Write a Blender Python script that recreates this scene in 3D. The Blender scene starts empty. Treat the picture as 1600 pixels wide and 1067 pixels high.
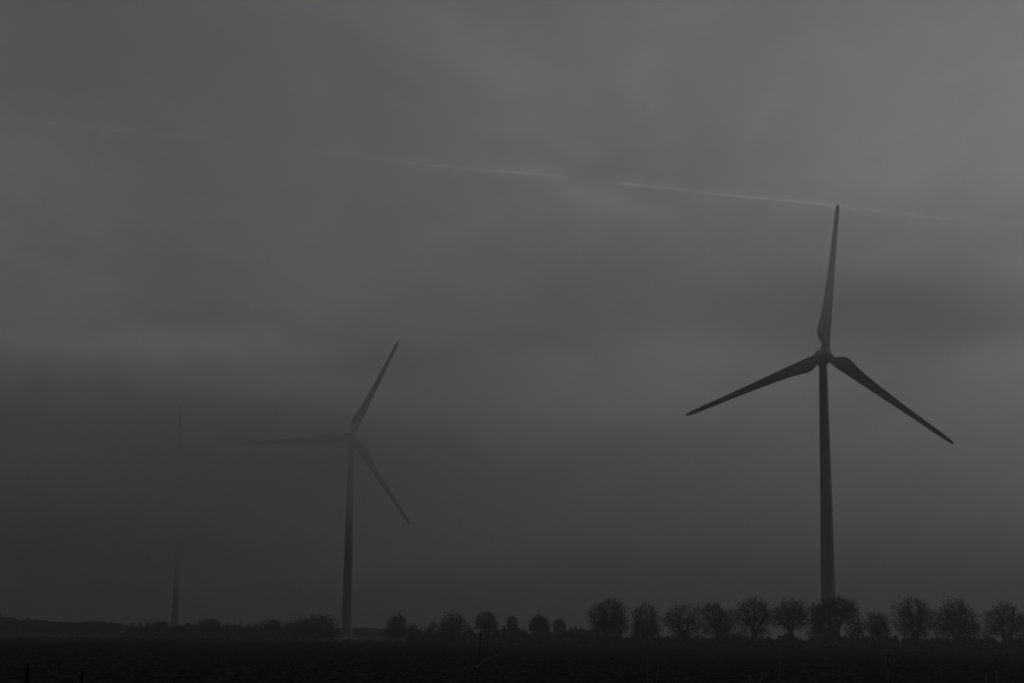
import bpy, math, random
import numpy as np
from mathutils import Vector, Matrix, Quaternion

# ------------------------------------------------------------------ camera, sky, sun, exposure
scene = bpy.context.scene
COL = scene.collection
FPX, CAM_H, HORIZON = 2667.0, 1.6, 991.0          # focal length in photo pixels, eye height, horizon row
PITCH = math.atan((HORIZON - 533.5) / FPX)
ROLL = math.radians(0.46)
F = Vector((0, math.cos(PITCH), math.sin(PITCH)))
R0 = Vector((1, 0, 0))
U0 = Vector((0, -math.sin(PITCH), math.cos(PITCH)))
RV = R0 * math.cos(ROLL) + U0 * math.sin(ROLL)
UV = U0 * math.cos(ROLL) - R0 * math.sin(ROLL)
CAM = Vector((0, 0, CAM_H))
cam_data = bpy.data.cameras.new('camera')
cam_data.sensor_width = 36.0
cam_data.lens = FPX / 1600 * 36.0
cam_data.clip_start = 0.1
cam_data.clip_end = 60000
cam = bpy.data.objects.new('camera', cam_data)
COL.objects.link(cam)
M = Matrix((RV, UV, -F)).transposed().to_4x4()
M.translation = CAM
cam.matrix_world = M
scene.camera = cam

SUN_EL, SUN_AZ = math.radians(24), math.radians(58)   # azimuth: to the right of the view direction (+Y)
SKY_STRENGTH = 0.15
SUN_STRENGTH = 0.25
EXPOSURE = -1.66
TRAIL_GAIN = 0.42

world = bpy.data.worlds.new('World')
scene.world = world
world.use_nodes = True
wn, wl = world.node_tree.nodes, world.node_tree.links
wn.clear()
w_out = wn.new('ShaderNodeOutputWorld')
w_bg = wn.new('ShaderNodeBackground')
w_sky = wn.new('ShaderNodeTexSky')
w_sky.sky_type = 'NISHITA'
w_sky.sun_disc = False
w_sky.sun_elevation = SUN_EL
w_sky.sun_rotation = SUN_AZ
w_sky.altitude = 50
w_sky.air_density = 1.0
w_sky.dust_density = 3.0
w_bw = wn.new('ShaderNodeRGBToBW')
w_tc = wn.new('ShaderNodeTexCoord')
w_sep = wn.new('ShaderNodeSeparateXYZ')
wl.new(w_tc.outputs['Generated'], w_sep.inputs[0])


def wmath(op, a, b=None, c=None):
    n = wn.new('ShaderNodeMath')
    n.operation = op
    for i, v in enumerate((a, b, c)):
        if v is None:
            continue
        if isinstance(v, (int, float)):
            n.inputs[i].default_value = v
        else:
            wl.new(v, n.inputs[i])
    return n.outputs[0]


zz = wmath('ADD', wmath('MAXIMUM', w_sep.outputs[2], 0.0), 0.10)
w_comb = wn.new('ShaderNodeCombineXYZ')
wl.new(wmath('DIVIDE', w_sep.outputs[0], zz), w_comb.inputs[0])
wl.new(wmath('DIVIDE', w_sep.outputs[1], zz), w_comb.inputs[1])


def wnoise(scale, detail, rough, lo, hi, rot=0.0, sx=1.0, sy=1.0, seed=0.0):
    mp = wn.new('ShaderNodeMapping')
    mp.inputs['Rotation'].default_value[2] = rot
    mp.inputs['Scale'].default_value = (sx, sy, 1)
    mp.inputs['Location'].default_value = (seed, seed * .7, seed * .3)
    wl.new(w_comb.outputs[0], mp.inputs[0])
    t = wn.new('ShaderNodeTexNoise')
    t.inputs['Scale'].default_value = scale
    t.inputs['Detail'].default_value = detail
    t.inputs['Roughness'].default_value = rough
    t.inputs['Distortion'].default_value = 0.4
    wl.new(mp.outputs[0], t.inputs['Vector'])
    mr = wn.new('ShaderNodeMapRange')
    mr.interpolation_type = 'SMOOTHSTEP'
    mr.inputs['From Min'].default_value = 0.32
    mr.inputs['From Max'].default_value = 0.68
    mr.inputs['To Min'].default_value = lo
    mr.inputs['To Max'].default_value = hi
    wl.new(t.outputs['Fac'], mr.inputs['Value'])
    return mr.outputs[0]


clouds = wmath('MULTIPLY', wnoise(0.6, 4, .5, .92, 1.09, .5, 1.0, .8, 3.1),
               wnoise(1.6, 5, .6, .91, 1.08, -.75, 1.0, .3, 7.7))
clouds = wmath('MULTIPLY', clouds, wnoise(3.4, 5, .62, .93, 1.06, -.6, 1.0, .45, 12.3))
wl.new(w_sky.outputs[0], w_bw.inputs[0])
# an overcast sheet evens the clear-sky gradient out: part sky luminance, part flat grey
flat = wmath('MULTIPLY_ADD', w_bw.outputs[0], 0.68, 0.92)


# thicker and thinner patches of the cloud sheet: (column, row, half width, half height, slope, amount)
PATCHES = [(300, 540, 330, 22, .02, .30), (990, 615, 230, 60, .05, .34), (1440, 480, 190, 48, .0, -.26),
           (930, 262, 75, 30, -.2, -.10), (905, 308, 150, 20, .38, .13), (745, 70, 170, 40, .55, .07),
           (1570, 440, 90, 90, 0, .16), (690, 548, 240, 24, -.03, -.16), (1330, 400, 140, 40, 0, .10), (830, 205, 120, 22, .3, .06),
           (1230, 130, 300, 90, .1, .04), (520, 620, 150, 30, .0, .10)]


def sky_dot(v):
    n = wn.new('ShaderNodeVectorMath')
    n.operation = 'DOT_PRODUCT'
    wl.new(w_tc.outputs['Generated'], n.inputs[0])
    n.inputs[1].default_value = v
    return n.outputs['Value']


# tangent-plane coordinates of this part of the sky, with a ragged wobble
ahead = sky_dot(F)
inv = wmath('DIVIDE', 1.0, wmath('MAXIMUM', ahead, .2))
t_vec = wn.new('ShaderNodeCombineXYZ')
wl.new(wmath('MULTIPLY', sky_dot(RV), inv), t_vec.inputs[0])
wl.new(wmath('MULTIPLY', sky_dot(UV), inv), t_vec.inputs[1])
warp = wn.new('ShaderNodeTexNoise')
warp.noise_dimensions = '2D'
warp.inputs['Scale'].default_value = 16
warp.inputs['Detail'].default_value = 4
warp.inputs['Roughness'].default_value = .6
wl.new(t_vec.outputs[0], warp.inputs['Vector'])
w_off = wn.new('ShaderNodeVectorMath')
w_off.operation = 'MULTIPLY_ADD'
wl.new(warp.outputs['Color'], w_off.inputs[0])
w_off.inputs[1].default_value = (.06, .028, 0)
w_add = wn.new('ShaderNodeVectorMath')
w_add.operation = 'ADD'
wl.new(t_vec.outputs[0], w_add.inputs[0])
w_add.inputs[1].default_value = (-.03, -.014, 0)
wl.new(w_add.outputs[0], w_off.inputs[2])
patch_sum = None
for px_, py_, rx_, ry_, sl_, amt_ in PATCHES:
    mp_ = wn.new('ShaderNodeMapping')
    mp_.vector_type = 'TEXTURE'
    mp_.inputs['Location'].default_value = ((px_ - 800) / FPX, (533.5 - py_) / FPX, 0)
    mp_.inputs['Rotation'].default_value = (0, 0, -math.atan(sl_))
    mp_.inputs['Scale'].default_value = (1.7 * rx_ / FPX, 1.7 * ry_ / FPX, 1)
    wl.new(w_off.outputs[0], mp_.inputs[0])
    ln_ = wn.new('ShaderNodeVectorMath')
    ln_.operation = 'LENGTH'
    wl.new(mp_.outputs[0], ln_.inputs[0])
    mr_ = wn.new('ShaderNodeMapRange')
    mr_.interpolation_type = 'SMOOTHSTEP'
    mr_.inputs['From Min'].default_value = 1.0
    mr_.inputs['From Max'].default_value = 0.0
    mr_.inputs['To Min'].default_value = 0.0
    mr_.inputs['To Max'].default_value = amt_
    wl.new(ln_.outputs['Value'], mr_.inputs['Value'])
    patch_sum = mr_.outputs[0] if patch_sum is None else wmath('ADD', patch_sum, mr_.outputs[0])
patch_sum = wmath('MULTIPLY', patch_sum, wmath('GREATER_THAN', ahead, .5))
clouds = wmath('MULTIPLY', clouds, wmath('ADD', patch_sum, 1.0))

# a far contrail in the upper air, too distant to shift: a narrow band along one great circle
def sky_dir(az, el):
    return Vector((math.sin(az) * math.cos(el), math.cos(az) * math.cos(el), math.sin(el)))


def dot_node(v):
    n = wn.new('ShaderNodeVectorMath')
    n.operation = 'DOT_PRODUCT'
    wl.new(w_tc.outputs['Generated'], n.inputs[0])
    n.inputs[1].default_value = v
    return n.outputs['Value']


TR_A = (F + RV * (-800 / FPX) + UV * ((533.5 - 184) / FPX)).normalized()     # two points of the trail
TR_B = (F + RV * (800 / FPX) + UV * ((533.5 - 355) / FPX)).normalized()
TR_N = TR_A.cross(TR_B).normalized()
TR_M = (TR_A + TR_B).normalized()
TR_T = (TR_B - TR_A).normalized()
along = wmath('DIVIDE', dot_node(TR_T), wmath('MAXIMUM', dot_node(TR_M), .05))      # tan of the angle along it
tr_noise = wn.new('ShaderNodeTexNoise')
tr_noise.inputs['Scale'].default_value = 55
tr_noise.inputs['Detail'].default_value = 3
tr_noise.noise_dimensions = '1D'
wl.new(along, tr_noise.inputs['W'])
tr_wob = wn.new('ShaderNodeTexNoise')
tr_wob.inputs['Scale'].default_value = 9
tr_wob.inputs['Detail'].default_value = 2
tr_wob.noise_dimensions = '1D'
wl.new(along, tr_wob.inputs['W'])
off = wmath('MULTIPLY_ADD', wmath('SUBTRACT', tr_wob.outputs['Fac'], .5), .0048, dot_node(TR_N))
ramp = wn.new('ShaderNodeValToRGB')
ramp.color_ramp.interpolation = 'EASE'
stops = [(-.5, .1), (-.31, .2), (-.22, .28), (-.15, .07), (-.09, .14), (-.025, .5), (.0, .85), (.02, .35), (.045, .1), (.058, .15),
         (.066, 1), (.085, .55), (.115, .5), (.145, 1), (.185, .9), (.195, .55), (.25, .42), (.32, .3), (.5, .05)]
els = ramp.color_ramp.elements
while len(els) < len(stops):
    els.new(.5)
for e_, (x_, s_) in zip(els, stops):
    e_.position = x_ + .5
    e_.color = (s_, s_, s_, 1)
wl.new(wmath('ADD', along, .5), ramp.inputs[0])


def band(width, centre=0.0, power=2.0):
    q = wmath('DIVIDE', wmath('ABSOLUTE', wmath('SUBTRACT', off, centre)), width)
    return wmath('POWER', wmath('MAXIMUM', wmath('SUBTRACT', 1.0, q), 0.0), power)


core = wmath('MULTIPLY', band(.0014, 0, 1.2), wmath('MULTIPLY_ADD', tr_noise.outputs['Fac'], 1.7, 0.0))
veil = wmath('MULTIPLY', band(.006, -.001, 1.5), .22)
trail = wmath('MULTIPLY', wmath('ADD', core, veil), ramp.outputs[0])
trail = wmath('MULTIPLY', trail, wmath('GREATER_THAN', dot_node(TR_M), .2))
clouds = wmath('MULTIPLY', clouds, wmath('MULTIPLY_ADD', trail, TRAIL_GAIN, 1.0))
wl.new(wmath('MULTIPLY', flat, clouds), w_bg.inputs['Color'])
w_bg.inputs['Strength'].default_value = SKY_STRENGTH
wl.new(w_bg.outputs[0], w_out.inputs['Surface'])
world.cycles.sampling_method = 'MANUAL'
world.cycles.sample_map_resolution = 256

sun_data = bpy.data.lights.new('sun', 'SUN')
sun_data.energy = SUN_STRENGTH
sun_data.angle = math.radians(25)
sun_data.color = (1, 1, 1)
sun = bpy.data.objects.new('sun', sun_data)
COL.objects.link(sun)
SUN_DIR = Vector((math.sin(SUN_AZ) * math.cos(SUN_EL), math.cos(SUN_AZ) * math.cos(SUN_EL), math.sin(SUN_EL)))
sun.rotation_euler = (-SUN_DIR).to_track_quat('-Z', 'Y').to_euler()
sun.location = (0, 0, 300)

scene.view_settings.view_transform = 'Standard'
scene.view_settings.look = 'None'
scene.view_settings.gamma = 1.0
scene.view_settings.exposure = EXPOSURE
scene.view_settings.use_curve_mapping = False
scene.cycles.use_denoising = True
scene.cycles.max_bounces = 4
scene.cycles.volume_bounces = 2
scene.cycles.volume_step_rate = 1.5
scene.cycles.volume_max_steps = 40
scene.cycles.use_adaptive_sampling = True
scene.cycles.adaptive_threshold = 0.03
scene.render.dither_intensity = 1.0


# ------------------------------------------------------------------ helpers
def ray(px, py):
    return (F + RV * ((px - 800) / FPX) + UV * ((533.5 - py) / FPX)).normalized()


def horizon_y(px):
    return HORIZON + (px - 800) * math.tan(ROLL)


def ground_at(px, dist):
    """Ground point at the horizontal distance dist in the direction of photo column px."""
    d = ray(px, horizon_y(px))
    h = Vector((d.x, d.y, 0)).normalized()
    return Vector((h.x * dist, h.y * dist, 0))


def height_at(px, py, dist):
    d = ray(px, py)
    return CAM_H + dist * d.z / math.hypot(d.x, d.y)


def grey(v):
    return (v, v, v, 1)


def mesh_np(name, verts, faces_n, loops):
    """verts (n,3), faces_n = verts per face (int), loops flat index array."""
    me = bpy.data.meshes.new(name)
    verts = np.asarray(verts, np.float32).reshape(-1, 3)
    loops = np.asarray(loops, np.int32).ravel()
    nf = len(loops) // faces_n
    me.vertices.add(len(verts))
    me.vertices.foreach_set('co', verts.ravel())
    me.loops.add(len(loops))
    me.loops.foreach_set('vertex_index', loops)
    me.polygons.add(nf)
    me.polygons.foreach_set('loop_start', np.arange(nf, dtype=np.int32) * faces_n)
    me.update(calc_edges=True)
    me.validate()
    return me


def smooth(me):
    me.polygons.foreach_set('use_smooth', np.ones(len(me.polygons), bool))
    me.update()


def link(name, me, mat=None, parent=None, loc=(0, 0, 0)):
    o = bpy.data.objects.new(name, me)
    COL.objects.link(o)
    o.location = loc
    if mat is not None and me is not None and not me.materials:
        me.materials.append(mat)
    if parent is not None:
        o.parent = parent
    return o


def tag(o, label=None, cat=None, group=None, kind=None):
    for k, v in (('label', label), ('category', cat), ('group', group), ('kind', kind)):
        if v:
            o[k] = v
    return o


def tubes(p0, p1, r0, r1, sides):
    """Vertices and quad loops of many open tapered tubes."""
    p0, p1 = np.asarray(p0, float), np.asarray(p1, float)
    r0, r1 = np.asarray(r0, float), np.asarray(r1, float)
    d = p1 - p0
    d /= np.maximum(np.linalg.norm(d, axis=1, keepdims=True), 1e-6)
    ref = np.where(np.abs(d[:, 2:3]) > .9, np.array([[1., 0, 0]]), np.array([[0, 0, 1.]]))
    a = np.cross(d, ref)
    a /= np.maximum(np.linalg.norm(a, axis=1, keepdims=True), 1e-6)
    b = np.cross(d, a)
    th = np.arange(sides) * 2 * np.pi / sides
    ring = a[:, None, :] * np.cos(th)[None, :, None] + b[:, None, :] * np.sin(th)[None, :, None]
    v = np.concatenate([p0[:, None] + ring * r0[:, None, None], p1[:, None] + ring * r1[:, None, None]], 1)
    base = (np.arange(len(p0)) * 2 * sides)[:, None, None]
    i = np.arange(sides)
    j = (i + 1) % sides
    q = np.stack([i, j, j + sides, i + sides], 1)[None] + base
    return v.reshape(-1, 3), q.reshape(-1)


def vnoise2(x, y, seed=0):
    """Value noise on numpy arrays."""
    xi, yi = np.floor(x).astype(np.int64), np.floor(y).astype(np.int64)
    xf, yf = x - xi, y - yi
    u, v = xf * xf * (3 - 2 * xf), yf * yf * (3 - 2 * yf)

    def h(a, b):
        n = (a * 374761393 + b * 668265263 + seed * 974634777) & 0xffffffff
        n = ((n ^ (n >> 13)) * 1274126177) & 0xffffffff
        return ((n ^ (n >> 16)) & 0xffff) / 65535.0
    return (h(xi, yi) * (1 - u) * (1 - v) + h(xi + 1, yi) * u * (1 - v)
            + h(xi, yi + 1) * (1 - u) * v + h(xi + 1, yi + 1) * u * v)


def material(name, lo, hi, scale=5.0, rough=.8, detail=6, bump=0.0, spec=.3, coord='Object', stretch=(1, 1, 1)):
    """Procedural grey material: noise between two greys, optional bump."""
    m = bpy.data.materials.new(name)
    m.use_nodes = True
    n, l = m.node_tree.nodes, m.node_tree.links
    b = n['Principled BSDF']
    b.inputs['Roughness'].default_value = rough
    b.inputs['Specular IOR Level'].default_value = spec
    tc = n.new('ShaderNodeTexCoord')
    mp = n.new('ShaderNodeMapping')
    mp.inputs['Scale'].default_value = stretch
    l.new(tc.outputs[coord], mp.inputs[0])
    t = n.new('ShaderNodeTexNoise')
    t.inputs['Scale'].default_value = scale
    t.inputs['Detail'].default_value = detail
    l.new(mp.outputs[0], t.inputs['Vector'])
    cr = n.new('ShaderNodeValToRGB')
    cr.color_ramp.elements[0].position = .3
    cr.color_ramp.elements[1].position = .7
    cr.color_ramp.elements[0].color = grey(lo)
    cr.color_ramp.elements[1].color = grey(hi)
    l.new(t.outputs['Fac'], cr.inputs[0])
    l.new(cr.outputs[0], b.inputs['Base Color'])
    if bump:
        bp = n.new('ShaderNodeBump')
        bp.inputs['Strength'].default_value = bump
        bp.inputs['Distance'].default_value = .05
        l.new(t.outputs['Fac'], bp.inputs['Height'])
        l.new(bp.outputs[0], b.inputs['Normal'])
    return m


M_SOIL = material('ploughed_soil', .001, .036, 2.6, 1, 10, .6, 0)
M_TURF = material('rough_turf', .035, .06, .25, 1, 10, .5, 0)
M_BARK = material('bark', .035, .07, 3, .95, 6, .3, .1)
M_TWIG = material('twigs_and_dry_leaves', .03, .07, 2, .95, 4, 0, .1)
M_SHRUB = material('undergrowth_leaves', .03, .06, 1.5, .95, 4, 0, .1)
M_TOWER = material('tower_paint', .17, .20, .4, .55, 8, 0, .3, 'Object', (1, 1, .12))
M_BLADE = material('blade_gelcoat', .17, .20, .5, .5, 8, 0, .3, 'Object', (1, 1, .15))
M_NACELLE = material('nacelle_shell', .16, .20, .8, .55, 6, 0, .3)
M_METAL = material('galvanised_metal', .12, .2, 6, .5, 4, 0, .4)
M_CONCRETE = material('foundation_concrete', .22, .3, 2, .9, 8, .3, .2)
M_STALK = material('dry_stalk', .06, .14, 20, .85, 4, 0, .2)
M_STRAW = material('pale_straw', .2, .4, 20, .8, 4, 0, .2)
M_SEED = material('dark_seed_head', .012, .03, 40, .9, 4, 0, .1)

# ------------------------------------------------------------------ the ground
ga = np.linspace(0, 2 * np.pi, 97)[:-1]
radii = [0.01, 20, 60, 150, 260, 400, 600, 900, 1400, 2200, 3600, 5600, 8000]
gv, gl = [], []
for rr in radii:
    gv.append(np.stack([np.sin(ga) * rr, np.cos(ga) * rr, np.full(96, -.14)], 1))
gi = np.arange(96)
for k in range(len(radii) - 1):
    a, b = k * 96, (k + 1) * 96
    gl.append(np.stack([a + gi, a + (gi + 1) % 96, b + (gi + 1) % 96, b + gi], 1)[:, ::-1])
tag(link('ground', mesh_np('ground', np.concatenate(gv), 4, np.concatenate(gl)), M_TURF), kind='structure')

# the ploughed field: a fan of clods and furrows from the verge to the tree line
EDGE = [(-500, 985), (0, 995), (300, 999), (560, 1003), (900, 1005.5), (1230, 1011), (1600, 1013.5), (2100, 1017)]


def field_edge(az):
    px = 800 + FPX * np.tan(az) / math.cos(PITCH)
    ey = np.interp(px, [e[0] for e in EDGE], [e[1] for e in EDGE])
    hy = HORIZON + (px - 800) * math.tan(ROLL)
    return CAM_H * FPX / np.maximum(ey - hy, 6)


NA, NR = 1100, 230
az = np.linspace(-math.radians(27), math.radians(27), NA)
edge = field_edge(az)
edge = edge + (vnoise2(az * 150, az * 0 + 3, 5) - .5) * 8
tt = np.linspace(0, 1, NR)
near = 9.0
rad = near * (edge[None, :] / near) ** (tt[:, None] ** .8)
X, Y = rad * np.sin(az)[None], rad * np.cos(az)[None]
ang = math.radians(62)
u = X * math.cos(ang) + Y * math.sin(ang)
w = -X * math.sin(ang) + Y * math.cos(ang)
Z = (.045 * np.sin(w * 2 * np.pi / 1.9 + 1.5 * vnoise2(u * .2, w * .2, 1))
     + .26 * (vnoise2(X * 1.1, Y * 1.1, 2) - .5) + .20 * (vnoise2(X * 2.9, Y * 2.9, 3) - .5)
     + .16 * (vnoise2(X * .13, Y * .13, 8) - .5)
     + .12 * np.maximum(vnoise2(X * 2.0, Y * 2.0, 4) - .72, 0) * 3)
fade = np.clip((1 - tt) / .012, 0, 1)[:, None]
Z = (Z + .02) * fade - .15 * (1 - fade)
fi = (np.arange(NR - 1)[:, None] * NA + np.arange(NA - 1)[None]).ravel()
fm = mesh_np('field', np.stack([X, Y, Z], -1).reshape(-1, 3), 4,
             np.stack([fi, fi + 1, fi + NA + 1, fi + NA], 1)[:, ::-1])
smooth(fm)
tag(link('field', fm, M_SOIL), kind='structure')


# ------------------------------------------------------------------ wind turbines
def lathe(profile, sides=40, axis='z'):
    """Closed surface of revolution from (radius, height) pairs."""
    v, q = [], []
    for r, h in profile:
        for k in range(sides):
            t = 2 * math.pi * k / sides
            c, s = math.cos(t) * r, math.sin(t) * r
            v.append((c, s, h) if axis == 'z' else (c, h, s))
    faces = []
    for i in range(len(profile) - 1):
        for k in range(sides):
            a, b = i * sides + k, i * sides + (k + 1) % sides
            f = (a, b, b + sides, a + sides)
            faces.append(f if axis == 'z' else f[::-1])
    faces.append(tuple(range(sides))[::-1] if axis == 'z' else tuple(range(sides)))
    last = (len(profile) - 1) * sides
    top = tuple(range(last, last + sides))
    faces.append(top if axis == 'z' else top[::-1])
    me = bpy.data.meshes.new('lathe')
    me.from_pydata(v, [], faces)
    smooth(me)
    return me


def box_mesh(name, x0, x1, y0, y1, z0, z1):
    v = [(x, y, z) for z in (z0, z1) for y in (y0, y1) for x in (x0, x1)]
    f = [(0, 2, 3, 1), (4, 5, 7, 6), (0, 1, 5, 4), (2, 6, 7, 3), (0, 4, 6, 2), (1, 3, 7, 5)]
    me = bpy.data.meshes.new(name)
    me.from_pydata(v, [], f)
    return me


HUB_Z, BLADE_L, OVERHANG = 65.0, 34.8, 3.4
tower_prof = [(1.78 - (1.78 - .93) * t ** 1.02, 0.15 + t * 63.1) for t in np.linspace(0, 1, 30)]
ME_TOWER = lathe(tower_prof, 48)
ME_FLANGE = [lathe([(np.interp(z, [p[1] for p in tower_prof], [p[0] for p in tower_prof]) + .012, z - .09),
                    (np.interp(z, [p[1] for p in tower_prof], [p[0] for p in tower_prof]) + .028, z - .07),
                    (np.interp(z, [p[1] for p in tower_prof], [p[0] for p in tower_prof]) + .028, z + .07),
                    (np.interp(z, [p[1] for p in tower_prof], [p[0] for p in tower_prof]) + .012, z + .09)], 48)
             for z in (21.2, 42.6)]
ME_PAD = lathe([(4.2, -.4), (4.2, .02), (2.6, .14), (2.5, .16)], 40)
ME_DOOR = box_mesh('door', -.45, .45, -1.83, -1.70, 1.3, 3.4)
ME_STEP = box_mesh('steps', -.6, .6, -2.9, -1.80, .1, 1.25)


def nacelle_mesh():
    """Rounded nacelle shell, long axis along Y (front is -Y)."""
    st = [(-1.95, .95, 0), (-1.6, 1.35, 0), (-.6, 1.62, .02), (1.2, 1.75, .08), (3.4, 1.7, .14), (5.2, 1.5, .2), (6.2, 1.15, .26), (6.5, .7, .3)]
    v, f, n = [], [], 28
    for y, r, dz in st:
        for k in range(n):
            t = 2 * math.pi * k / n
            c, s = math.cos(t), math.sin(t)
            e = 2 / 3.2
            x = r * .95 * math.copysign(abs(c) ** e, c)
            z = r * 1.02 * math.copysign(abs(s) ** e, s) + dz
            v.append((x, y, z))
    for i in range(len(st) - 1):
        for k in range(n):
            a, b = i * n + k, i * n + (k + 1) % n
            f.append((a, a + n, b + n, b))
    f.append(tuple(range(n)))
    f.append(tuple(range((len(st) - 1) * n, len(st) * n))[::-1])
    me = bpy.data.meshes.new('nacelle')
    me.from_pydata(v, [], f)
    smooth(me)
    return me


def blade_mesh():
    """Root at 0, span +Z, trailing edge towards -X, wind side -Y."""
    #      r     lead  trail  thick  twist(deg)
    st = [(0.9, .88, .88, 1.76, 0), (1.7, .88, .88, 1.76, 0), (2.3, .9, .95, 1.7, 4), (3.0, .95, 1.55, 1.45, 9),
          (3.8, 1.0, 2.12, 1.15, 13), (4.6, 1.0, 2.36, .95, 13), (5.6, .98, 2.30, .82, 12), (7.2, .93, 1.98, .70, 10.5),
          (9.5, .87, 1.60, .58, 8.5), (13, .79, 1.32, .46, 6.5), (17, .70, 1.09, .36, 4.5), (21, .61, .88, .28, 3), (25, .54, .76, .21, 1.8),
          (29, .48, .62, .15, .8), (32, .43, .54, .10, 0), (33.6, .38, .45, .08, 0), (34.3, .28, .32, .06, 0), (34.65, .17, .19, .05, 0), (BLADE_L, .05, .05, .03, 0)]
    n = 24
    v, f = [], []
    for r, le, tr, th, tw in st:
        roundness = max(0.0, min(1.0, (3.6 - r) / 1.6))
        cx, sx = (le - tr) / 2, (le + tr) / 2
        ca, sa = math.cos(math.radians(tw)), math.sin(math.radians(tw))
        for k in range(n):
            t = 2 * math.pi * k / n
            x = cx + sx * math.cos(t)
            # airfoil: thick near the leading edge, thin at the trailing edge
            u_ = (math.cos(t) + 1) / 2
            prof = (u_ ** .75) * 1.25
            y = th / 2 * math.sin(t) * (roundness + (1 - roundness) * prof)
            v.append((x * ca - y * sa, x * sa + y * ca - .9 * (r / BLADE_L) ** 2, r))
    for i in range(len(st) - 1):
        for k in range(n):
            a, b = i * n + k, i * n + (k + 1) % n
            f.append((a, b, b + n, a + n))
    f.append(tuple(range(n))[::-1])
    f.append(tuple(range((len(st) - 1) * n, len(st) * n)))
    me = bpy.data.meshes.new('blade')
    me.from_pydata(v, [], f)
    smooth(me)
    return me


ME_NAC = nacelle_mesh()
ME_BLADE = blade_mesh()
ME_HUB = lathe([(.12, -1.95), (.5, -1.88), (.95, -1.6), (1.32, -1.1), (1.52, -.4), (1.55, .4), (1.45, 1.1), (1.3, 1.35)], 36, 'y')
ME_COLLAR = lathe([(1.0, 1.05), (1.06, 1.1), (1.06, 1.75), (.98, 1.86), (.9, 1.88)], 32)
ME_MAST = lathe([(.05, 1.6), (.05, 2.9), (.03, 2.95)], 8)
ME_VANE = box_mesh('vane', -.95, .75, -.05, .05, 2.86, 2.98)
ME_CUP = lathe([(.05, 2.9), (.16, 3.02), (.16, 3.15), (.06, 3.22)], 10)
ME_COOLER = box_mesh('cooler', -.9, .9, 4.2, 5.6, 1.55, 2.05)


def turbine(hub_px, hub_py, yaw_deg, phase_deg, label):
    d = ray(hub_px, hub_py)
    H = CAM + d * ((HUB_Z - CAM_H) / d.z)
    a = math.atan2(-H.x, -H.y) + math.radians(yaw_deg)
    n = Vector((math.sin(a), math.cos(a), 0))
    base = Vector((H.x, H.y, 0)) - n * OVERHANG
    t = link('wind_turbine', None)
    t.location = (base.x, base.y, -.14)
    t.rotation_euler = (0, 0, math.pi - a)
    tag(t, label, 'wind turbine', 'wind turbines in the mist')
    z0 = .14
    tw = link('tower', ME_TOWER, M_TOWER, t, (0, 0, z0))
    for m in ME_FLANGE:
        link('flange_ring', m, M_TOWER, tw)
    link('door', ME_DOOR, M_METAL, tw)
    link('steps', ME_STEP, M_CONCRETE, tw)
    link('foundation', ME_PAD, M_CONCRETE, t, (0, 0, z0))
    nc = link('nacelle', ME_NAC, M_NACELLE, t, (0, 0, HUB_Z + z0))
    for s in (-.55, .6):
        link('mast', ME_MAST, M_METAL, nc, (s, 4.9, 0))
    link('wind_vane', ME_VANE, M_METAL, nc, (-.55, 4.9, 0))
    link('cup_anemometer', ME_CUP, M_METAL, nc, (.6, 4.9, 0))
    link('roof_cooler', ME_COOLER, M_NACELLE, nc)
    hub = link('hub', ME_HUB, M_NACELLE, t, (0, -OVERHANG, HUB_Z + z0))
    for k in range(3):
        th = math.radians(phase_deg + 120 * k)
        c = link('root_collar', ME_COLLAR, M_NACELLE, hub)
        c.rotation_euler = (0, th, 0)
        b = link('blade', ME_BLADE, M_BLADE, t, (0, -OVERHANG, HUB_Z + z0))
        b.rotation_euler = (0, th, 0)
    return t


turbine(1289, 553, -8, 6, 'nearest and darkest wind turbine, its tower rising behind the row of bare trees')
turbine(548.3, 681, 3, 25.3, 'mid-distance wind turbine with its hub half dissolved in mist')
turbine(284, 755, -6, -4.3, 'farthest and faintest wind turbine, only tower foot and upright blade tip showing')


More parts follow.
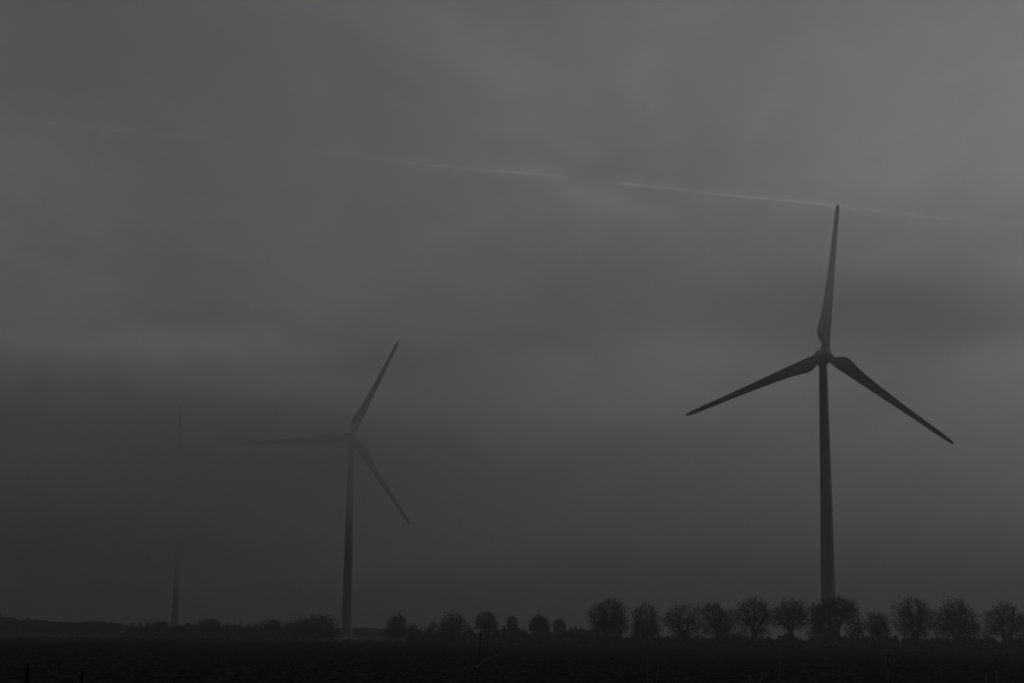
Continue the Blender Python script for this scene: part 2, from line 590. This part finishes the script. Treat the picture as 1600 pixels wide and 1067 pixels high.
# ------------------------------------------------------------------ trees
def grow_tree(rng, H, fork, lobes, n_targets, shell=.5, droop=0.0):
    """Branch skeleton that fills the lobes (x, z, rx, rz as fractions of H): edges and tip points."""
    tips = []
    bump = rng.normal(size=(7, 3)) * 2.2
    ph = rng.uniform(0, 6.28, 7)
    wts = np.array([l[2] * l[2] * l[3] for l in lobes])
    wts = wts / wts.sum()
    for k in range(n_targets):
        l = lobes[rng.choice(len(lobes), p=wts)]
        v = rng.normal(size=3)
        v /= np.linalg.norm(v)
        rr = (shell + (1 - shell) * rng.random()) * (1 + .16 * rng.normal() * .6)
        rr *= 1 + .085 * np.sum(np.sin(bump @ v * 1.4 + ph)) * .7
        p = np.array([l[0] + v[0] * l[2] * rr, v[1] * l[2] * rr, l[1] + v[2] * l[3] * rr]) * H
        p[2] = max(p[2], .06 * H)
        tips.append(p)
    tips = np.array(tips)
    edges = []
    base = np.zeros(3)
    cen = tips.mean(0)
    f1 = np.array([cen[0] * .25, cen[1] * .25, fork * H * .55]) + rng.normal(size=3) * .012 * H
    f2 = np.array([cen[0] * .45, cen[1] * .45, fork * H]) + rng.normal(size=3) * .015 * H
    edges.append((base, f1, n_targets * 1.5))
    edges.append((f1, f2, n_targets))
    stack = [(f2, (f2 - f1) / np.linalg.norm(f2 - f1), np.arange(n_targets), 0)]
    while stack:
        st, dr, idx, dep = stack.pop()
        pts = tips[idx]
        if len(idx) == 1:
            mid = st + (pts[0] - st) * .55 + dr * .1 * np.linalg.norm(pts[0] - st) + rng.normal(size=3) * .01 * H
            edges.append((st, mid, 1))
            edges.append((mid, pts[0], .6))
            continue
        rel = pts - st
        L = np.linalg.norm(rel, axis=1)
        un = rel / np.maximum(L[:, None], 1e-6)
        # split across the widest spread of directions
        c = un.mean(0)
        q = un - c
        cov = q.T @ q + np.eye(3) * 1e-6
        wv, vv = np.linalg.eigh(cov)
        ax = vv[:, 2] + vv[:, 1] * rng.normal() * .35
        s = q @ ax
        cut = np.quantile(s, rng.uniform(.35, .65))
        for side in (idx[s <= cut], idx[s > cut]):
            if len(side) == 0:
                continue
            ctr = tips[side].mean(0) - st
            ln = np.linalg.norm(ctr)
            frac = rng.uniform(.26, .42) if len(side) > 3 else rng.uniform(.4, .6)
            nd = ctr / max(ln, 1e-6) * .72 + dr * .34 + rng.normal(size=3) * .07
            nd[2] += droop
            nd /= np.linalg.norm(nd)
            en = st + nd * ln * frac
            edges.append((st, en, len(side)))
            stack.append((en, nd, side, dep + 1))
    return edges, tips


def tree(name, cat, px, dist, top_py, lobes, label, group, seed, n=420, fork=.22, shell=.45,
         leaves=4, leaf=.2, spray=6, spray_l=.5, thick=1.3, base_z=-.14):
    rng = np.random.default_rng(seed)
    pos = ground_at(px, dist)
    H = (height_at(px, top_py, dist) - base_z)
    hi = max(l[1] + l[3] for l in lobes)
    lobes = [(l[0], l[1] / hi, l[2], l[3] / hi) for l in lobes]
    n = int(n * 1.8)
    edges, tips = grow_tree(rng, H, fork, lobes, n, shell + .1)
    p0 = np.array([e[0] for e in edges])
    p1 = np.array([e[1] for e in edges])
    cnt = np.array([e[2] for e in edges])
    rr = .0145 * thick * np.maximum(cnt, .5) ** .48 * (H / 8.0) ** .5
    r1 = rr * .82
    big = cnt > 16
    root = link(name, None, loc=(pos.x, pos.y, base_z))
    ca = math.atan2(-pos.x, pos.y)
    root.rotation_euler = (0, 0, ca)
    tag(root, label, cat, group)
    v, q = tubes(p0[big], p1[big], rr[big] * 1.06, r1[big], 7)
    me = mesh_np('trunk', v, 4, q)
    smooth(me)
    link('trunk', me, M_BARK, root)
    # crown: thin branches, twig sprays at the tips and scattered dry leaves
    v1, q1 = tubes(p0[~big], p1[~big], rr[~big], r1[~big] * .8, 3)
    tri = np.concatenate([q1.reshape(-1, 4)[:, [0, 1, 2]], q1.reshape(-1, 4)[:, [0, 2, 3]]])
    cen = np.array([0, 0, H * .35])
    parts_v, parts_t = [v1], [tri]
    off = len(v1)
    if spray:
        T = np.repeat(tips, spray, 0)
        d = (T - cen)
        d /= np.linalg.norm(d, axis=1, keepdims=True)
        d = d * .7 + rng.normal(size=d.shape) * .55
        d[:, 2] += .15
        d /= np.linalg.norm(d, axis=1, keepdims=True)
        L = spray_l * rng.uniform(.4, 1.2, (len(T), 1)) * (H / 8) ** .5
        a = np.cross(d, rng.normal(size=d.shape))
        a /= np.linalg.norm(a, axis=1, keepdims=True)
        wd = .015 * thick * rng.uniform(.7, 1.3, (len(T), 1))
        s0 = T - d * L * .35
        vv = np.stack([s0 - a * wd, s0 + a * wd, s0 + d * L], 1).reshape(-1, 3)
        parts_v.append(vv)
        parts_t.append(np.arange(len(vv)).reshape(-1, 3) + off)
        off += len(vv)
    if leaves:
        T = np.repeat(tips, leaves, 0) + rng.normal(size=(len(tips) * leaves, 3)) * .30 * (H / 8) ** .5
        a = rng.normal(size=T.shape)
        a /= np.linalg.norm(a, axis=1, keepdims=True)
        b = np.cross(a, rng.normal(size=T.shape))
        b /= np.linalg.norm(b, axis=1, keepdims=True)
        s = leaf * .62 * rng.uniform(.5, 1.15, (len(T), 1))
        vv = np.stack([T - a * s, T + b * s * .6, T + a * s], 1).reshape(-1, 3)
        parts_v.append(vv)
        parts_t.append(np.arange(len(vv)).reshape(-1, 3) + off)
    me = mesh_np('crown', np.concatenate(parts_v), 3, np.concatenate(parts_t))
    link('crown', me, M_TWIG, root)
    return root


ROUND = [(0, .62, .36, .36)]
RG = 'trees in the row before the nearest turbine'
MG = 'trees in the middle row across the field'
LG = 'trees in the row on the left'
# the right-hand row, left to right
tree('bare_tree', 'tree', 950, 292, 934, [(-.22, .62, .24, .27), (.08, .66, .34, .34), (.12, .42, .36, .22), (-.05, .3, .4, .18)],
     'dense round tree at the left end of the right-hand row, its left lobe darkest', RG, 11, 620, .15, .4, 7, .26)
tree('bare_tree', 'tree', 1007, 296, 942, [(0, .6, .36, .38), (.05, .4, .38, .25), (-.05, .28, .38, .2)],
     'second tree of the right-hand row, compact and rounded down to the hedge', RG, 12, 520, .15, .4, 6, .22)
tree('bare_tree', 'tree', 1064, 290, 941, [(.04, .68, .44, .3), (-.1, .58, .42, .22), (.12, .42, .44, .24), (.1, .26, .3, .14)],
     'wide umbrella-shaped bare tree, third in the right-hand row', RG, 13, 480, .2, .5, 3, .2)
tree('bare_tree', 'tree', 1118, 288, 938, [(-.08, .72, .3, .28), (.2, .54, .3, .28), (.0, .4, .34, .2)],
     'lopsided bare tree with crown sloping down to the right, fourth in its row', RG, 14, 520, .18, .42, 5, .22)
tree('bare_tree', 'tree', 1177, 286, 931, [(.02, .72, .34, .28), (-.2, .62, .24, .16), (.22, .6, .26, .24), (-.05, .34, .26, .24), (.2, .25, .18, .15)],
     'tall bare tree with a flat ragged left side, fifth in the right-hand row', RG, 15, 500, .22, .45, 4, .2)
tree('bare_tree', 'tree', 1237, 287, 930, [(0, .7, .36, .3), (.12, .56, .34, .26), (-.16, .56, .3, .22)],
     'rounded bare tree with a clear single trunk, left of the nearest turbine tower', RG, 16, 500, .28, .42, 4, .2)
tree('bare_tree', 'tree', 1275, 300, 938, [(0, .74, .16, .24), (.04, .5, .18, .24), (-.02, .3, .2, .2)],
     'narrow bare tree directly left of the nearest turbine tower', RG, 17, 260, .2, .4, 4, .2)
tree('bare_tree', 'tree', 1309, 288, 930, [(.06, .76, .34, .22), (.2, .62, .24, .24), (-.24, .64, .22, .26), (-.2, .4, .26, .22)],
     'spreading bare tree standing in front of the nearest turbine tower', RG, 18, 560, .2, .45, 6, .22)
tree('bare_tree', 'tree', 1341, 294, 958, [(.05, .66, .34, .3), (-.1, .5, .36, .3)],
     'small thin see-through tree just right of the nearest turbine tower', RG, 19, 240, .2, .35, 1, .16, 4, .6)
tree('bare_tree', 'tree', 1372, 291, 953, [(0, .66, .32, .32), (.04, .42, .34, .26)],
     'small compact dark tree between two tall ones right of the tower', RG, 20, 360, .2, .4, 6, .2)
tree('bare_tree', 'tree', 1428, 285, 929, [(0, .7, .36, .3), (-.2, .52, .28, .2), (.18, .5, .32, .26), (0, .34, .34, .2)],
     'tall broad bare tree with upright fanned limbs, third from the right edge', RG, 21, 600, .16, .45, 4, .2)
tree('bare_tree', 'tree', 1493, 286, 930, [(0, .74, .26, .26), (.16, .54, .34, .28), (-.2, .55, .26, .22), (.05, .34, .44, .2)],
     'broad pyramid-shaped bare tree, second from the right edge', RG, 22, 620, .16, .4, 6, .22)
tree('bare_tree', 'tree', 1567, 288, 937, [(.06, .72, .3, .26), (-.22, .64, .22, .18), (.28, .54, .28, .24), (0, .4, .44, .2)],
     'wide gappy bare tree last before the right edge of the photo', RG, 23, 560, .18, .45, 3, .2)
tree('bare_tree', 'tree', 1628, 290, 935, [(0, .68, .36, .32), (-.1, .46, .38, .24)],
     'bare tree cut off by the right edge, only its left twigs showing', RG, 24, 460, .2, .42, 4, .2)
# the middle row
tree('bare_tree', 'tree', 621, 352, 958, [(0, .66, .34, .34), (-.1, .45, .36, .26), (.06, .35, .4, .22)],
     'rounded bushy tree at the left end of the middle row', MG, 31, 480, .14, .4, 6, .24)
tree('bare_tree', 'sapling', 646, 356, 971, [(0, .7, .2, .3), (.05, .4, .3, .3)],
     'small sapling just right of the leftmost middle-row tree', MG, 32, 160, .2, .4, 3, .2)
tree('bare_tree', 'sapling', 660, 358, 967, [(0, .5, .06, .5), (.1, .45, .05, .42), (-.16, .3, .14, .26)],
     'spindly sapling of upright bare rods in the middle row', MG, 33, 90, .12, .5, 0, .2, 2, .8)
tree('bare_tree', 'sapling', 674, 355, 970, [(.08, .74, .22, .24), (-.12, .5, .28, .24)],
     'small sapling leaning right beside the umbrella-shaped middle tree', MG, 34, 170, .16, .45, 3, .2)
tree('bare_tree', 'tree', 708, 350, 956, [(0, .68, .42, .3), (.2, .54, .34, .2), (-.2, .52, .34, .2)],
     'broad umbrella-shaped bare tree, largest in the middle row', MG, 35, 480, .22, .5, 3, .22)
tree('bare_tree', 'tree', 759, 350, 953, [(0, .68, .34, .3), (.06, .5, .36, .24)],
     'tall round bare tree behind the dark weed head, middle row', MG, 36, 460, .22, .45, 4, .22)
tree('bare_tree', 'tree', 800, 354, 960, [(0, .76, .24, .22), (.02, .48, .22, .22)],
     'slim bare tree with a small flat top, middle row', MG, 37, 220, .25, .4, 3, .2)
tree('bare_tree', 'tree', 842, 348, 960, [(0, .7, .32, .28), (.08, .5, .34, .28), (-.2, .55, .2, .16)],
     'dense dark flat-topped tree near the right of the middle row', MG, 38, 480, .16, .35, 8, .26)
tree('bare_tree', 'tree', 873, 352, 964, [(0, .66, .26, .34), (.1, .62, .2, .32)],
     'small spiky upright tree right of the dense flat-topped one', MG, 39, 220, .16, .5, 3, .2, 5, .7)
tree('bare_tree', 'shrub', 896, 346, 978, [(0, .6, .5, .4)],
     'low spiky shrub at the right end of the middle row', MG, 40, 160, .15, .4, 4, .2, 5, .6)
tree('bare_tree', 'shrub', 912, 340, 983, [(0, .5, .7, .45)],
     'low rounded shrub touching the dense tree of the right-hand row', MG, 41, 200, .12, .3, 8, .24)
# the left row
tree('bare_tree', 'tree', 250, 470, 968, [(.06, .68, .4, .3), (-.4, .4, .45, .25)],
     'hazy rounded tree just left of the farthest turbine foot', LG, 51, 360, .12, .3, 7, .32)
tree('bare_tree', 'tree', 294, 455, 973, [(0, .62, .5, .36), (.2, .4, .55, .3)],
     'low rounded tree just right of the farthest turbine foot', LG, 52, 340, .12, .3, 8, .3)
tree('bare_tree', 'tree', 328, 450, 965, [(-.1, .7, .42, .28), (.25, .7, .25, .28), (0, .4, .5, .3)],
     'flat-topped twiggy tree, third from the left in the left row', LG, 53, 380, .14, .4, 6, .3)
tree('bare_tree', 'tree', 365, 452, 970, [(-.3, .56, .25, .36), (.05, .58, .2, .36), (.36, .6, .16, .4)],
     'row of spiky upright stems of one thin tree in the left row', LG, 54, 240, .12, .5, 2, .22, 4, .9)
tree('bare_tree', 'shrub', 394, 448, 980, [(0, .56, .9, .4)],
     'low shrub filling the dip in the left row', LG, 55, 220, .12, .3, 8, .28)
tree('bare_tree', 'tree', 424, 440, 966, [(.12, .76, .36, .24), (-.4, .62, .36, .3), (.1, .4, .75, .34)],
     'dark tree with a small round crest, left of the largest left-row tree', LG, 56, 420, .1, .3, 9, .3)
tree('bare_tree', 'tree', 458, 438, 970, [(0, .6, .75, .36), (0, .36, .85, .3)],
     'dense low tree merging into the largest left-row tree', LG, 57, 380, .1, .3, 9, .3)
tree('bare_tree', 'tree', 496, 435, 957, [(.36, .76, .30, .24), (-.08, .74, .40, .26), (-.48, .62, .36, .28), (.05, .42, .78, .34), (0, .26, .8, .2)],
     'largest and darkest tree of the left row, left of the middle turbine', LG, 58, 640, .1, .3, 10, .3)


# ------------------------------------------------------------------ undergrowth and far woods (masses)
def leaf_mass(name, label, cat, pts, size, rng, mat):
    """Leaf-sized faces and short twigs at the given points."""
    n = len(pts)
    a = rng.normal(size=(n, 3))
    a[:, 2] += .5
    a /= np.linalg.norm(a, axis=1, keepdims=True)
    b = np.cross(a, rng.normal(size=(n, 3)))
    b /= np.linalg.norm(b, axis=1, keepdims=True)
    s = size * rng.uniform(.5, 1.3, (n, 1))
    v = np.stack([pts - a * s, pts + b * s * .5, pts + a * s, pts - b * s * .5], 1).reshape(-1, 3)
    me = mesh_np(name, v, 4, np.arange(len(v)))
    return tag(link(name, me, mat), label, cat, kind='stuff')


def strip_points(rng, px0, px1, d0, d1, depth, n, hfun, dense=.6, stray=.10):
    px = rng.uniform(px0, px1, n)
    dist = d0 + (d1 - d0) * (px - px0) / (px1 - px0) + rng.uniform(-depth, depth, n)
    grid = np.linspace(px0, px1, 60)
    azs = np.interp(px, grid, [math.atan2(ray(x, horizon_y(x)).x, ray(x, horizon_y(x)).y) for x in grid])
    h = hfun(px, dist)
    k = rng.random(n) ** dense * ((.55 + .9 * vnoise2(px * .55, dist * 1.1, 17)) if stray else (.66 + .3 * vnoise2(px * .07, dist * .06, 17) + .16 * vnoise2(px * .3, dist * .3, 19))) * np.where(rng.random(n) < stray, rng.uniform(1, 1.4, n), 1)
    return np.stack([np.sin(azs) * dist, np.cos(azs) * dist, -.14 + h * k], 1)


def nz(x, sc, seed):
    return vnoise2(x * sc, x * 0 + seed * 1.7, seed)


rng = np.random.default_rng(5)
leaf_mass('undergrowth', 'dark low hedge undergrowth filling the foot of the right-hand tree row', 'undergrowth',
          strip_points(rng, 905, 1720, 286, 288, 3.5, 26000, lambda x, d: .6 + .8 * nz(x, .05, 1) + 1.1 * nz(x, .16, 2)), .22, rng, M_SHRUB)
leaf_mass('undergrowth', 'dark low hedge undergrowth along the foot of the middle tree row', 'undergrowth',
          strip_points(rng, 636, 925, 356, 340, 4, 13000, lambda x, d: 1.0 + 1.2 * nz(x, .045, 3) + 1.1 * nz(x, .15, 4)), .24, rng, M_SHRUB)
leaf_mass('undergrowth', 'hazy low hedge undergrowth along the foot of the left tree row', 'undergrowth',
          strip_points(rng, 196, 520, 480, 434, 5, 17000, lambda x, d: 1.4 + 2.0 * nz(x, .05, 5) + .8 * nz(x, .16, 6)), .3, rng, M_SHRUB)


def wood_top(pts):
    def h(x, d):
        y = np.interp(x, [p[0] for p in pts], [p[1] for p in pts])
        top = CAM_H + d * (HORIZON + (x - 800) * math.tan(ROLL) - y) / FPX
        return np.maximum(.3, top + .74 - 1.1 * nz(x, .09, 9) - .8 * nz(x + d * 3, .3, 10))
    return h


leaf_mass('distant_wood', 'distant hazy wood along the left edge beyond the field', 'wood',
          strip_points(rng, -420, 205, 640, 620, 22, 30000, wood_top([(-420, 955), (0, 963), (60, 967), (100, 971), (140, 969), (180, 972), (196, 976), (205, 984)]), .5, 0), .55, rng, M_SHRUB)
leaf_mass('distant_wood', 'faint low wood behind the foot of the middle turbine', 'wood',
          strip_points(rng, 515, 640, 760, 740, 14, 8000, wood_top([(515, 981), (555, 978), (600, 981), (640, 983)]), .5, 0), .55, rng, M_SHRUB)


# rough grass along the far margin of the field
mr_ = np.random.default_rng(31)
m_az = mr_.uniform(-math.radians(26), math.radians(26), 26000)
m_r = np.interp(m_az, az, edge) + mr_.normal(0, 2.0, len(m_az))
m_h = (.10 + .5 * vnoise2(m_az * 900, m_az * 0, 41) ** 2 + .25 * vnoise2(m_az * 160, m_az * 0, 42)) * mr_.random(len(m_az)) ** .5
leaf_mass('margin_grass', 'rough dark grass tufts along the far margin of the ploughed field', 'grass',
          np.stack([np.sin(m_az) * m_r, np.cos(m_az) * m_r, -.1 + m_h], 1), .12, mr_, M_SOIL)


# ------------------------------------------------------------------ roadside weeds close to the camera
def weed_path(px_top, py_top, dist, px_base, bend=0.0, n=9):
    top = ground_at(px_top, dist)
    top.z = height_at(px_top, py_top, dist)
    base = ground_at(px_base, dist * 1.01)
    base.z = -.12
    pts = []
    for k in range(n):
        t = k / (n - 1)
        p = base.lerp(top, t)
        side = math.sin(t * math.pi) * bend
        pts.append(Vector((p.x + side, p.y, p.z)))
    return pts


def path_mesh(name, pts, r0, r1, sides=6):
    p = np.array([tuple(q) for q in pts])
    t = np.linspace(0, 1, len(p))
    r = r0 + (r1 - r0) * t
    v, q = tubes(p[:-1], p[1:], r[:-1], r[1:], sides)
    me = mesh_np(name, v, 4, q)
    smooth(me)
    return me


def seed_head_mesh(rng, n, length, width, size):
    pts = []
    for k in range(n):
        t = rng.random()
        a = rng.uniform(0, 2 * math.pi)
        r = width * math.sin(math.pi * min(1, .15 + t * .85)) * rng.uniform(.3, 1)
        pts.append((r * math.cos(a), r * math.sin(a), length * (t - .1)))
    pts = np.array(pts)
    d = rng.normal(size=(n, 3))
    d /= np.linalg.norm(d, axis=1, keepdims=True)
    b = np.cross(d, rng.normal(size=(n, 3)))
    b /= np.linalg.norm(b, axis=1, keepdims=True)
    c = np.cross(d, b)
    s = size * rng.uniform(.6, 1.3, (n, 1))
    v = np.stack([pts - d * s, pts + b * s * .6, pts - b * s * .6, pts + c * s * .6, pts + d * s], 1).reshape(-1, 3)
    tri = np.array([[0, 1, 3], [0, 3, 2], [0, 2, 1], [4, 3, 1], [4, 2, 3], [4, 1, 2]])
    f = (tri[None] + (np.arange(n) * 5)[:, None, None]).reshape(-1)
    return mesh_np('seed_head', v, 3, f)


def leaf_blade(name, p0, p1, width, sag):
    n = 10
    v, f = [], []
    d = (p1 - p0)
    side = Vector((d.z, 0, -d.x)).normalized()
    for k in range(n):
        t = k / (n - 1)
        c = p0.lerp(p1, t) + Vector((0, 0, 1)) * (math.sin(math.pi * t) * sag)
        wd = width * (1 - t) ** .6 + .0003
        v += [c - side * wd, c + Vector((0, -width * .5, 0)), c + side * wd]
    for k in range(n - 1):
        a = k * 3
        f += [(a, a + 1, a + 4, a + 3), (a + 1, a + 2, a + 5, a + 4)]
    me = bpy.data.meshes.new(name)
    me.from_pydata([tuple(x) for x in v], [], f)
    smooth(me)
    return me


wr = np.random.default_rng(77)


def weed(name, cat, label, px, py, dist, px_base, bend, r, head=None, mat=M_STALK, head_mat=M_SEED, leaves=(), seed=1):
    pts = weed_path(px, py, dist, px_base, bend)
    base = pts[0].copy()
    root = link(name, None, loc=base)
    tag(root, label, cat)
    link('stem', path_mesh('stem', [p - base for p in pts], r, r * .55), mat, root)
    if head:
        length, width, size, n = head
        h = link('seed_head', seed_head_mesh(np.random.default_rng(seed), n, length, width, size), head_mat, root)
        h.location = pts[-1] - base - (pts[-1] - pts[-2]).normalized() * length * .75
        h.rotation_euler = (pts[-1] - pts[-2]).to_track_quat('Z', 'Y').to_euler()
    for (lx0, ly0, lx1, ly1, wd, sag, lm) in leaves:
        a = ground_at(lx0, dist)
        a.z = height_at(lx0, ly0, dist)
        b = ground_at(lx1, dist * .99)
        b.z = height_at(lx1, ly1, dist)
        link('leaf', leaf_blade('leaf', a - base, b - base, wd, sag), lm, root)
    return root


weed('tall_weed', 'weed', 'tall dark weed with a nodding seed head reaching above the field edge', 751, 988, 7.0, 728, -.012, .0024,
     (.018, .0055, .004, 40), M_SEED, M_SEED, [(745, 1041, 782, 1021, .0017, .006, M_STRAW), (744, 1046, 766, 1037, .0018, .003, M_STALK)], 3)
weed('dark_seed_weed', 'weed', 'taller of two dark brush-headed weeds in the bottom left corner', 47, 1045, 7.4, 36, 0, .004,
     (.16, .010, .009, 160), M_SEED, M_SEED, (), 4)
weed('dark_seed_weed', 'weed', 'shorter of two dark brush-headed weeds, right of the corner one', 131, 1057, 7.2, 126, 0, .004,
     (.14, .009, .008, 140), M_SEED, M_SEED, (), 5)
weed('grass_stalk', 'grass stalk', 'straight grass stalk left of the leaning one below the dense tree', 1011, 1008, 8.0, 1000, .01, .0022,
     (.08, .003, .0035, 30), M_STALK, M_STALK, (), 6)
weed('grass_stalk', 'grass stalk', 'leaning grass stalk rising to the field edge below the second right-row tree', 1032, 1005, 8.2, 985, -.02, .0022,
     (.09, .003, .0035, 30), M_STALK, M_STALK, (), 7)
weed('grass_stalk', 'grass stalk', 'upright dry stalk near the bottom at a third from the right', 1171, 1054, 7.0, 1168, 0, .0024,
     (.02, .006, .005, 14), M_STALK, M_STRAW, (), 8)
weed('grass_stalk', 'grass stalk', 'bent dry stalk arching right under the wide-crowned trees', 1212, 1035, 7.3, 1180, -.03, .0022,
     None, M_STALK, M_STALK, [(1191, 1049, 1186, 1067, .0018, 0, M_STALK)], 9)
weed('grass_stalk', 'grass stalk', 'slanting dry stalk below the tree left of the tower', 1218, 1026, 7.8, 1196, 0, .0022,
     (.05, .004, .004, 24), M_STALK, M_STALK, (), 10)
weed('grass_stalk', 'grass stalk', 'long slanting stalk leaning right below the nearest turbine tower', 1276, 1021, 8.0, 1200, .02, .0020,
     (.06, .004, .004, 24), M_STALK, M_STALK, (), 11)
weed('grass_stalk', 'grass stalk', 'tall stalk with dark head between tower and tall broad tree', 1387, 1025, 7.6, 1366, 0, .0026,
     (.05, .004, .004, 30), M_STALK, M_SEED, (), 12)
weed('grass_stalk', 'grass stalk', 'short curved stalk below the third tree from the right edge', 1468, 1042, 7.4, 1455, .01, .0022,
     None, M_STALK, M_STALK, [(1506, 1067, 1526, 1052, .0022, .004, M_STRAW)], 13)
weed('grass_stalk', 'grass stalk', 'left one of two short pale stalks near the bottom right', 1538, 1052, 6.8, 1541, 0, .0016, None, M_STRAW, M_STRAW, (), 14)
weed('grass_stalk', 'grass stalk', 'right one of two short pale stalks near the bottom right', 1555, 1047, 7.0, 1556, 0, .0016, None, M_STRAW, M_STRAW, (), 15)
weed('grass_stalk', 'grass stalk', 'thin leaning stalk rising to the field edge near the right corner', 1564, 1015, 8.4, 1548, .01, .0020,
     (.08, .004, .004, 30), M_STALK, M_STALK, (), 16)


def verge_grass(n, seed):
    rng = np.random.default_rng(seed)
    v, f = [], []
    for k in range(n):
        px = rng.uniform(-250, 1850)
        # thicker growth to the right of the middle, as in the photo
        if rng.random() > (.35 if px < 540 else .9):
            continue
        d = rng.uniform(6.2, 10.5)
        g = ground_at(px, d)
        hgt = rng.choice([rng.uniform(.5, 1.2), rng.uniform(1.15, 1.42), rng.uniform(1.36, 1.52)], p=[.4, .42, .18])
        lean = rng.normal(0, .14), rng.normal(0, .14)
        wd = rng.uniform(.0009, .0022)
        m = 5
        for j in range(m):
            t = j / (m - 1)
            cx, cy, cz = g.x + lean[0] * t * t, g.y + lean[1] * t * t, -.13 + hgt * (t - .07 * t * t)
            ww = wd * (1 - .75 * t)
            v += [(cx - ww, cy, cz), (cx + ww, cy + ww, cz)]
        b = len(v) - 2 * m
        for j in range(m - 1):
            a = b + 2 * j
            f += [a, a + 1, a + 3, a + 2]
    return mesh_np('verge_grass', v, 4, f)


tag(link('verge_grass', verge_grass(2600, 21), M_STALK), 'tall thin dry grass of the verge at the bottom edge', 'grass', kind='stuff')


# ------------------------------------------------------------------ air
def volume_material(name, color, density, aniso=0.0):
    m = bpy.data.materials.new(name)
    m.use_nodes = True
    n, l = m.node_tree.nodes, m.node_tree.links
    n.clear()
    o = n.new('ShaderNodeOutputMaterial')
    p = n.new('ShaderNodeVolumePrincipled')
    p.inputs['Color'].default_value = grey(color)
    p.inputs['Density'].default_value = density
    p.inputs['Anisotropy'].default_value = aniso
    l.new(p.outputs[0], o.inputs['Volume'])
    return m, n, l, p


def nmath(n, l, op, a, b=None, c=None, clamp=False):
    k = n.new('ShaderNodeMath')
    k.operation = op
    k.use_clamp = clamp
    for i, v in enumerate((a, b, c)):
        if v is None:
            continue
        if isinstance(v, (int, float)):
            k.inputs[i].default_value = v
        else:
            l.new(v, k.inputs[i])
    return k.outputs[0]


# ------------------------------------------------------------------ drifting fog banks and the haze


def fog_bank(px, dist, z, sx, sy, sz, density, label, seed, scale=1.6, edge0=.25, color=.9, ragged=.55):
    import bmesh
    bm = bmesh.new()
    bmesh.ops.create_icosphere(bm, subdivisions=4, radius=1.0)
    me = bpy.data.meshes.new('fog_bank')
    bm.to_mesh(me)
    bm.free()
    m, n, l, p = volume_material('fog', color, density, .65)
    tc = n.new('ShaderNodeTexCoord')
    ln = n.new('ShaderNodeVectorMath')
    ln.operation = 'LENGTH'
    l.new(tc.outputs['Object'], ln.inputs[0])
    mp = n.new('ShaderNodeMapping')
    mp.inputs['Location'].default_value = (seed, seed * 1.3, seed * .4)
    mp.inputs['Scale'].default_value = (sx / 60, sy / 60, sz / 28)
    l.new(tc.outputs['Object'], mp.inputs[0])
    t = n.new('ShaderNodeTexNoise')
    t.inputs['Scale'].default_value = scale
    t.inputs['Detail'].default_value = 3
    l.new(mp.outputs[0], t.inputs['Vector'])
    # ragged edge: the noise shifts where the bank thins out
    rr = nmath(n, l, 'MULTIPLY_ADD', nmath(n, l, 'SUBTRACT', t.outputs['Fac'], .5), ragged, ln.outputs['Value'])
    mr = n.new('ShaderNodeMapRange')
    mr.interpolation_type = 'SMOOTHSTEP'
    mr.inputs['From Min'].default_value = .84
    mr.inputs['From Max'].default_value = edge0
    mr.inputs['To Min'].default_value = 0
    mr.inputs['To Max'].default_value = density
    l.new(rr, mr.inputs['Value'])
    rim = nmath(n, l, 'MULTIPLY', nmath(n, l, 'SUBTRACT', 1.0, ln.outputs['Value'], None, True), 6.0, None, True)
    l.new(nmath(n, l, 'MULTIPLY', mr.outputs[0], rim), p.inputs['Density'])
    g = ground_at(px, dist)
    o = link('fog_bank', me, m, None, (g.x, g.y, z))
    o.scale = (sx, sy, sz)
    o.rotation_euler = (0, 0, math.atan2(-g.x, g.y))
    return tag(o, label, 'fog', kind='stuff')


fog_bank(150, 640, 46, 300, 80, 45, .024, 'thick fog bank swallowing the rotor of the farthest turbine', 2.0, 1.6, .25, .85)
fog_bank(430, 512, 53, 100, 42, 30, .022, 'drifting fog bank in front of the middle turbine hub', 3.3, 1.6, .25, .85)
fog_bank(1330, 352, 76, 150, 34, 25, .022, 'thin veil of fog round the upper blade of the nearest turbine', 5.0, 1.6, .25, .8)
fog_bank(950, 520, 66, 420, 95, 64, .0075, 'broad low fog lying across the land behind the nearest turbine', 8.0, 1.6, .25, .75)
fog_bank(120, 920, 80, 330, 110, 66, .014, 'dark distant fog bank with a ragged top at the left', 11.5, 2.6, .5, .6, 1.1)
fog_bank(1400, 640, 118, 110, 60, 28, .010, 'dark wisp of low cloud behind the hub of the nearest turbine', 14.0, 2.2, .3, .6, .9)

HAZE_DENSITY, HAZE_COLOR = .0010, .40
hz_me = box_mesh('haze', -8300, 8300, -8300, 8300, -1.5, 150.0)
M_HAZE, n_, l_, p_ = volume_material('haze_air', HAZE_COLOR, HAZE_DENSITY, .5)
tag(link('haze', hz_me, M_HAZE), 'pale mist filling the air over the field', 'haze', kind='stuff')
